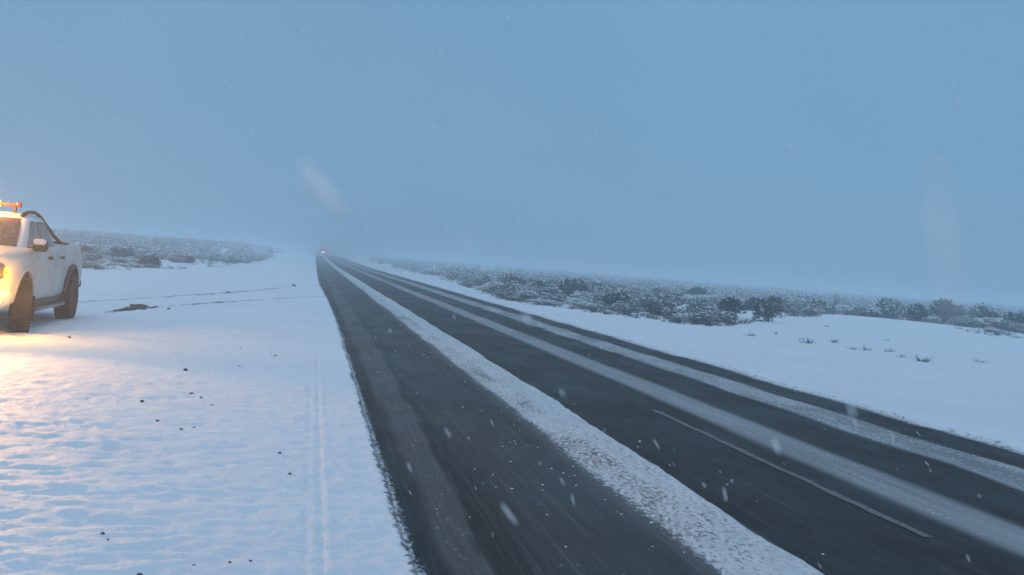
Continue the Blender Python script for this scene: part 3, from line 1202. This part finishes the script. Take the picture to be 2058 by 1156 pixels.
# ------------------------------------------------------------------ steppe bushes
def bush_meshes(seed, n_twigs, w, h, open_=0.0, snow_n=40, snow_s=1.0):
    r = random.Random(seed)
    lobes = [(r.uniform(-0.55, 0.55) * w / 2, r.uniform(-0.5, 0.5) * w / 2, r.uniform(0.25, 0.62) * h, r.uniform(0.22, 0.42) * w, r.uniform(0.25, 0.42) * h) for _ in range(r.randint(5, 8))]
    V, F = [], []
    tops = []
    for q in range(n_twigs):
        lx_, ly_, lz_, lr, lh = r.choice(lobes)
        d = Vector((r.gauss(0, 1), r.gauss(0, 1), r.gauss(0.35, 0.9))).normalized()
        f = r.uniform(0.35, 1.0) ** 0.6
        p = Vector((lx_ + d.x * lr * f, ly_ + d.y * lr * f, max(0.0, lz_ + d.z * lh * f)))
        if d.z > 0.15 and f > 0.75:
            tops.append(p)
        # a spray: a narrow blade growing outward and upward
        g = (Vector((p.x, p.y, 0)) * 0.5 / max(w, .1) + d * 0.6 + Vector((r.gauss(0, .35), r.gauss(0, .35), 0.7 + r.gauss(0, .3)))).normalized()
        L = r.uniform(0.07, 0.20) * (h ** 0.5)
        wd_ = r.uniform(0.018, 0.05)
        side = g.cross(Vector((r.gauss(0, 1), r.gauss(0, 1), r.gauss(0, 1)))).normalized() * wd_
        n0 = len(V)
        V += [p - side * 0.6, p + side * 0.6, p + g * L * 0.6 + side, p + g * L, p + g * L * 0.6 - side]
        F.append((n0, n0 + 1, n0 + 2, n0 + 3, n0 + 4))
    # woody stems from the root
    for q in range(14):
        lx_, ly_, lz_, lr, lh = r.choice(lobes)
        a = Vector((r.gauss(0, .05), r.gauss(0, .05), -0.05))
        e_ = Vector((lx_ + r.gauss(0, lr * .5), ly_ + r.gauss(0, lr * .5), lz_ + lh * r.uniform(.2, .9)))
        mid = (a + e_) / 2 + Vector((r.gauss(0, .06), r.gauss(0, .06), r.gauss(0, .03)))
        for s0, s1, t0, t1 in ((a, mid, .022, .014), (mid, e_, .014, .006)):
            n0 = len(V)
            for ax in (Vector((1, 0, 0)), Vector((0, 1, 0))):
                n0 = len(V)
                V += [s0 - ax * t0, s0 + ax * t0, s1 + ax * t1, s1 - ax * t1]
                F.append((n0, n0 + 1, n0 + 2, n0 + 3))
    me = bpy.data.meshes.new('bush')
    me.from_pydata(V, [], F)
    # snow lodged on the upper sprays
    b_ = bmesh.new()
    r.shuffle(tops)
    for p in tops[:snow_n]:
        rr_ = bmesh.ops.create_icosphere(b_, subdivisions=1, radius=1.0)
        sx_, sy_, sz_ = r.uniform(.04, .12) * snow_s, r.uniform(.04, .12) * snow_s, r.uniform(.02, .045) * snow_s
        rot = Matrix.Rotation(r.uniform(0, 6.28), 3, 'Z') @ Matrix.Rotation(r.uniform(-.5, .5), 3, 'X')
        for v in rr_['verts']:
            v.co = rot @ Vector((v.co.x * sx_ * r.uniform(.8, 1.2), v.co.y * sy_ * r.uniform(.8, 1.2), v.co.z * sz_)) + p + Vector((0, 0, 0.03))
    ms_ = bpy.data.meshes.new('snow_cap')
    b_.to_mesh(ms_)
    b_.free()
    ms_.materials.append(MAT_SNOWLUMP)
    ms_.polygons.foreach_set('use_smooth', [True] * len(ms_.polygons))
    return me, ms_


VARIANTS = []
for i in range(5):
    VARIANTS.append(('half', MAT_TWIG, bush_meshes(200 + i, 480, 1.25, 1.0, 0, 62, 0.9)))
for i in range(4):
    VARIANTS.append(('laden', MAT_TWIG_G, bush_meshes(300 + i, 420, 1.3, 0.85, 0, 110, 1.1)))
for i in range(3):
    VARIANTS.append(('dark', MAT_TWIG_D, bush_meshes(400 + i, 700, 1.2, 1.15, 0, 16, 0.9)))
for kind, m_t, (a, b) in VARIANTS:
    a.materials.append(m_t)


def place_bush(x, y, var, sc, sz, label, group, name='bush'):
    kind, m_t, (ma_, mb_) = VARIANTS[var]
    o = bpy.data.objects.new(name, ma_)
    C.objects.link(o)
    o.location = (x, y, tz(x, y) - 0.03)
    o.rotation_euler = (0, 0, random.uniform(0, 6.28))
    o.scale = (sc, sc, sz)
    tag(o, label, 'bush', group)
    s = bpy.data.objects.new('snow_cap', mb_)
    C.objects.link(s)
    s.parent = o
    s['kind'] = 'stuff'
    return o


# the ones that stand out
SINGLE = [(1893, 650, 11, 1.55, 1.42, 'tallest and darkest bush, nearly bare of snow, on the skyline right of the road'),
          (1916, 650, 10, 1.10, 1.10, 'dark round bush half merged with the right flank of the tallest dark bush'),
          (1780, 648, 1, 1.25, 1.15, 'ragged frosted bush on the skyline left of the tallest dark bush'),
          (1838, 650, 11, 1.0, 0.95, 'low dark bush between the ragged frosted bush and the tallest dark bush'),
          (1968, 655, 2, 1.6, 1.45, 'broad mottled bush with pale snow caps right of the tallest dark bush'),
          (1545, 641, 10, 0.9, 0.85, 'dark compact bush above the left end of the smooth snow bank'),
          (1470, 636, 11, 1.0, 0.80, 'dark squat bush standing behind the snow laden front row left of the smooth bank'),
          (1680, 629, 0, 0.4, 1.45, 'slim upright bush whose dark tip sticks up alone above the scrub skyline'),
          (1150, 598, 10, 1.3, 1.0, 'dark broad bush on the far skyline where the right scrub thickens'),
          (240, 522, 9, 1.1, 0.8, 'darkest round bush in the scrub just behind the pickup tailgate'),
          (302, 537, 10, 0.9, 0.6, 'low dark bush at the front edge of the scrub left of the road')]
placed = []
for px, py, var, sc, sz, lab in SINGLE:
    x, y = at(px, py)
    place_bush(x, y, var, sc, sz, lab, 'bushes that stand out of the scrub')
    placed.append((x, y))

# all the rest, nearest first
cand = []
r = random.Random(77)
tries = 0
while len(cand) < 3200 and tries < 80000:
    tries += 1
    y = 36 + (r.random() ** 1.35) * 290
    a = r.uniform(-0.275, 0.79)
    if -0.03 < a < 0.05:
        continue
    x = a * y
    fr = float(front_row(np.array(a)))
    if y < fr + r.uniform(0, 1.5) or (x > -4.5 and x < 8.6):
        continue
    dens = float(fbm(np.array(x * .16), np.array(y * .16), 91, 3))
    if dens < (0.44 if a < 0 else 0.40 if a < 0.62 else 0.33) + 0.14 * r.random():
        continue
    if y < fr + 7 and not (0.47 < a < 0.66) and r.random() < 0.62 - 0.06 * (y - fr):
        continue
    if any(abs(a - q[0] / q[1]) < 0.009 and y < q[1] + 1 for q in placed[:len(SINGLE)] if q[1] > 30 and q[0] > 0):
        continue
    md_ = 0.55 + 0.004 * y
    if any(abs(x - q[0]) < md_ and abs(y - q[1]) < md_ for q in placed):
        continue
    placed.append((x, y))
    cand.append((x, y))
cand.sort(key=lambda p: math.hypot(*p))
KIND = {'half': 'grey green bush', 'laden': 'pale snow laden bush', 'dark': 'dark bush'}


def whereabouts(x, y):
    a = x / y
    fr = float(front_row(np.array(a)))
    if x < 0:
        row = 'front row' if y < fr + 4 else ('second row' if y < fr + 12 else 'hazy slope')
        side = 'close behind the pickup' if a < -0.235 else ('between pickup and hazy slope' if a < -0.16 else 'toward the far road')
    else:
        row = 'front row' if y < fr + 4 else ('second row' if y < fr + 11 else 'skyline')
        side = ('at the narrow verge end' if a < 0.20 else 'along the right verge' if a < 0.32 else 'where the verge widens' if a < 0.43 else
                'just behind the smooth snow bank' if a < 0.60 else 'around the tallest dark bush' if a < 0.67 else 'right of the tallest dark bush')
    return row + ' ' + side


NB = 300 - len(SINGLE)
for i, (x, y) in enumerate(cand[:NB]):
    fr = float(front_row(np.array(x / y)))
    u = r.random()
    var = r.randint(0, 4) if u < 0.48 else (r.randint(5, 8) if u < (0.94 if x < 0 else 0.87) else r.randint(9, 11))
    left_low = 0.72 if x < 0 else 1.0
    k_ = r.random()
    sc = 0.8 + 0.75 * r.random()
    sz = (0.42 + 0.54 * k_) * left_low * (0.65 if y < fr + 6 else 1.0)
    sc *= 0.8 if y < fr + 6 else 1.0
    size = 'low' if k_ < 0.33 else ('mid sized' if k_ < 0.7 else 'tall')
    shape = 'broad' if sc > 1.18 else 'compact'
    lab = size + ' ' + shape + ' ' + KIND[VARIANTS[var][0]] + ', ' + whereabouts(x, y)
    place_bush(x, y, var, sc, sz, lab, ('bushes of the scrub left of the road' if x < 0 else 'bushes of the scrub right of the road'))

# farther bushes and the low undergrowth as masses
def mass(name, pts, make, mats, label, cat):
    VV, FF, MI = [], [], []
    n0 = 0
    for p in pts:
        for (co, faces, mi) in make(p):
            VV.append(co)
            FF.append(faces + n0)
            MI.append(np.full(len(faces), mi))
            n0 += len(co)
    co = np.concatenate(VV).astype(np.float32)
    q = np.concatenate(FF).astype(np.int32)
    mi = np.concatenate(MI).astype(np.int32)
    me = bpy.data.meshes.new(name)
    me.vertices.add(len(co))
    me.vertices.foreach_set('co', co.ravel())
    k_ = q.shape[1]
    me.loops.add(q.size)
    me.loops.foreach_set('vertex_index', q.ravel())
    me.polygons.add(len(q))
    me.polygons.foreach_set('loop_start', (np.arange(len(q)) * k_).astype(np.int32))
    me.polygons.foreach_set('material_index', mi)
    me.update()
    o = link(name, me, mats)
    tag(o, label, cat, kind='stuff')
    return o


def far_bush(p):
    x, y = p
    z = tz(x, y)
    n = int(np.clip(200 - y * 0.5, 70, 170))
    w, h = rng.uniform(0.5, 0.95), rng.uniform(0.45, 1.0) * (0.75 if x < 0 else 1.0)
    d = rng.normal(size=(n, 3))
    d[:, 2] = np.abs(d[:, 2]) + 0.1
    d /= np.linalg.norm(d, axis=1)[:, None]
    f = rng.uniform(0.4, 1, n)[:, None] ** 0.6
    wob_ = 1 + 0.35 * np.sin(3 * np.arctan2(d[:, 1], d[:, 0]) + rng.uniform(0, 6))[:, None]
    c = d * f * wob_ * np.array([w, w, h])
    c[:, 2] = np.minimum(c[:, 2], h)
    t1 = rng.normal(size=(n, 3))
    t1[:, 2] += 0.6
    t1 /= np.linalg.norm(t1, axis=1)[:, None]
    t2 = np.cross(t1, rng.normal(size=(n, 3)))
    t2 /= np.linalg.norm(t2, axis=1)[:, None] + 1e-6
    L = rng.uniform(0.08, 0.20, n)[:, None]
    Wd = rng.uniform(0.03, 0.07, n)[:, None]
    base = c + np.array([x, y, z])
    co = np.stack([base - t2 * Wd, base + t2 * Wd, base + t1 * L + t2 * Wd * .5, base + t1 * L - t2 * Wd * .5], 1).reshape(-1, 3)
    faces = np.arange(n * 4).reshape(n, 4)
    mi = 0 if rng.random() < 0.6 else 1
    # snow flecks: near-flat quads lying over the upper sprays
    ns = n // 3
    sel = rng.permutation(n)[:ns]
    sel = sel[c[sel, 2] > 0.35 * h]
    ns = len(sel)
    sb = base[sel] + np.array([0, 0, 0.07])
    s1 = rng.normal(size=(ns, 3)) * np.array([1, 1, .35])
    s1 /= np.linalg.norm(s1, axis=1)[:, None]
    s2 = np.cross(s1, np.array([0, 0, 1.0]))
    rr = rng.uniform(.05, .13, ns)[:, None]
    out = [(co, faces, mi)]
    # each fleck is a little closed pyramid of snow (four sloping faces)
    cs = [sb - s1 * rr, sb - s2 * rr, sb + s1 * rr, sb + s2 * rr]
    tp = sb + np.array([0, 0, 0.05])
    for i in range(4):
        a, b = cs[i], cs[(i + 1) % 4]
        quad = np.stack([a, b, tp, (a + tp) / 2], 1).reshape(-1, 3)
        out.append((quad, np.arange(ns * 4).reshape(ns, 4), 2))
    return out


mass('scrub', cand[NB:], far_bush, [MAT_TWIG, MAT_TWIG_G, MAT_SNOWLUMP], 'hazy far scrub of snow dusted bushes along both skylines', 'scrub')


def tuft(p):
    x, y, s = p
    z = tz(x, y) - 0.01
    n = int(rng.integers(18, 30))
    ang = rng.uniform(0, 6.28, n)
    rad = rng.uniform(0, 0.13, n) * s
    base = np.stack([x + np.cos(ang) * rad, y + np.sin(ang) * rad, np.full(n, z)], 1)
    g = np.stack([np.cos(ang) * rng.uniform(.1, 1.3, n), np.sin(ang) * rng.uniform(.1, 1.3, n), rng.uniform(.5, 1.0, n)], 1)
    L = (rng.uniform(0.03, 0.17, n) * s)[:, None]
    sd = np.stack([-np.sin(ang), np.cos(ang), np.zeros(n)], 1) * (rng.uniform(.003, .009, n) * s)[:, None]
    co = np.stack([base - sd, base + sd, base + g * L + sd * .4, base + g * L - sd * .4], 1).reshape(-1, 3)
    return [(co, np.arange(n * 4).reshape(n, 4), int(rng.random() < 0.5))]


tp_ = []
tries = 0
while len(tp_) < 4200 and tries < 100000:
    tries += 1
    y = 34 + (r.random() ** 1.5) * 110
    a = r.uniform(-0.275, 0.79)
    x = a * y
    if -0.03 < a < 0.06 or (x > -5 and x < 8.8):
        continue
    fr = float(front_row(np.array(a)))
    if y < fr - 0.8:
        continue
    if float(fbm(np.array(x * .3), np.array(y * .3), 95, 3)) < 0.42:
        continue
    tp_.append((x, y, r.uniform(.7, 1.7)))
mass('undergrowth', tp_, tuft, [MAT_GRASS, MAT_TWIG_D], 'tufts of dry grass and twigs poking through the snow among the bushes', 'undergrowth')

# single grass tufts out on the smooth snow right of the road
TUFTS = [(1621, 690, 2.1, 'largest arching grass tuft alone on the smooth snow right of the road'),
         (1712, 702, 1.1, 'small grass tuft just left of the twin tuft on the right snow'),
         (1738, 704, 1.5, 'dark twin grass tuft in the middle of the right snow field'),
         (1852, 727, 1.7, 'thin upright grass tuft on the right snow, leaning like a stub'),
         (1968, 728, 1.2, 'low dark grass clump farthest right on the smooth snow'),
         (1678, 688, 1.2, 'faint grass tuft right of the arching tuft on the right snow'),
         (1790, 707, 1.2, 'sparse pale grass tuft behind the thin upright tuft'),
         (1505, 675, 1.4, 'grass tuft on the snow nearest the scrub left of the arching tuft'),
         (1662, 650, 1.1, 'grass speck just below the crest of the smooth snow bank'),
         (1560, 672, 1.1, 'sparse grass tuft left of the arching tuft'),
         (1780, 685, 1.0, 'tiny grass sprig above the twin tuft on the right snow'),
         (1812, 718, 1.0, 'faint low grass sprig left of the thin upright tuft')]
for px, py, s, lab in TUFTS:
    x, y = at(px, py)
    o = mass('grass_tuft', [(x, y, s * .8), (x + random.uniform(-.12, .12) * s, y, s * random.uniform(.4, .7))], tuft, [MAT_GRASS, MAT_TWIG_D], lab, 'grass tuft')
    del o['kind']
    o['group'] = 'grass tufts on the snow right of the road'

# ------------------------------------------------------------------ crumbs of snow thrown off the centre ridge
pts = []
for q in range(150):
    y = 3.8 + (r.random() ** 1.6) * 24
    u = r.random()
    if u < 0.62:
        x = 2.2 - abs(r.gauss(0, 0.32))
    elif u < 0.8:
        x = r.uniform(0.75, 2.0)
    elif u < 0.9:
        x = 5.6 + r.gauss(0, .15)
    else:
        x = 2.80 + abs(r.gauss(0, .12))
    pts.append((x, y))
items = []
for x, y in pts:
    k_ = r.uniform(0.003, 0.009) if r.random() < .93 else r.uniform(.009, .016)
    z = float(road_z(np.array(x), np.array(y)))
    items.append(((x, y, z + k_ * .3), (k_ * 1.5, k_, k_ * .7), r.uniform(0, 6.28)))
o = blobs('snow_crumbs', items, MAT_SNOWLUMP)
tag(o, 'crumbs of snow scattered on the asphalt beside the centre ridge', 'snow', kind='stuff')

# ------------------------------------------------------------------ falling snow
FL = []


def flake(p, k_, dirv, n=4):
    dirv = Vector(dirv).normalized()
    for q in range(n):
        f = (q - (n - 1) / 2) / max(1, (n - 1) / 2)
        c_ = Vector(p) + dirv * k_ * (q - (n - 1) / 2) * 0.8 + Vector((r.gauss(0, .12), r.gauss(0, .12), r.gauss(0, .12))) * k_
        u_ = (1.0 - 0.6 * f * f) * k_ * r.uniform(.8, 1.1)
        FL.append((tuple(c_), (u_, u_, u_), r.uniform(0, 6.28)))


WIND = Vector((0.55, -0.2, -1.0))
for q in range(640):
    y = 1.5 + 10 * r.random() ** 1.3
    x = r.uniform(-0.36, 0.72) * y
    z = H_EYE + r.uniform(-0.34, 0.32) * y
    if z < tz(x, y) + 0.05:
        continue
    flake((x, y, z), r.uniform(.0007, .0014), WIND + Vector((r.gauss(0, .15), r.gauss(0, .15), r.gauss(0, .15))), r.choice((7, 12, 18, 24)))


def near_flake(px, py, d, s, n, tilt):
    q = (M @ cray(px, py)).normalized() * d
    flake(Vector((0, 0, H_EYE)) + q, s, M @ Vector((tilt[0], tilt[1], 0)), n)


near_flake(650, 383, 0.42, 0.0038, 9, (0.62, -0.75))
near_flake(200, 330, 0.36, 0.0013, 16, (0.7, -0.7))
near_flake(1023, 1033, 1.0, 0.0015, 20, (0.6, -0.8))
near_flake(1560, 895, 0.9, 0.0018, 9, (0.4, -0.9))
near_flake(1457, 993, 1.5, 0.0014, 18, (0.2, -1.0))
near_flake(1060, 640, 0.7, 0.0016, 8, (0.6, -0.8))
near_flake(1712, 825, 0.7, 0.0014, 9, (0.3, -0.9))
near_flake(1130, 790, 1.0, 0.0012, 9, (0.6, -0.8))
near_flake(900, 870, 1.4, 0.0011, 16, (0.5, -0.8))
near_flake(1900, 480, 0.20, 0.0014, 24, (0.15, -1.0))
near_flake(935, 490, 0.5, 0.0008, 20, (0.5, -0.9))
o = blobs('falling_snow', FL, MAT_FLAKE)
tag(o, 'snowflakes falling through the air above the road', 'snow', kind='stuff')

# ------------------------------------------------------------------ snow haze
b = bmesh.new()
rbox(b, -960, 960, -70, 960, -2.0, 4.6)
hz = bpy.data.materials.new('snow_haze')
hz.use_nodes = True
t = hz.node_tree
t.nodes.clear()
pv = t.nodes.new('ShaderNodeVolumePrincipled')
pv.inputs['Color'].default_value = (0.84, 0.95, 1.0, 1)
pv.inputs['Density'].default_value = 0.0058
pv.inputs['Anisotropy'].default_value = 0.2
out = t.nodes.new('ShaderNodeOutputMaterial')
t.links.new(pv.outputs[0], out.inputs['Volume'])
o = obj('haze', b, hz)
tag(o, 'thin haze of blowing snow over the whole plain', 'haze', kind='stuff')
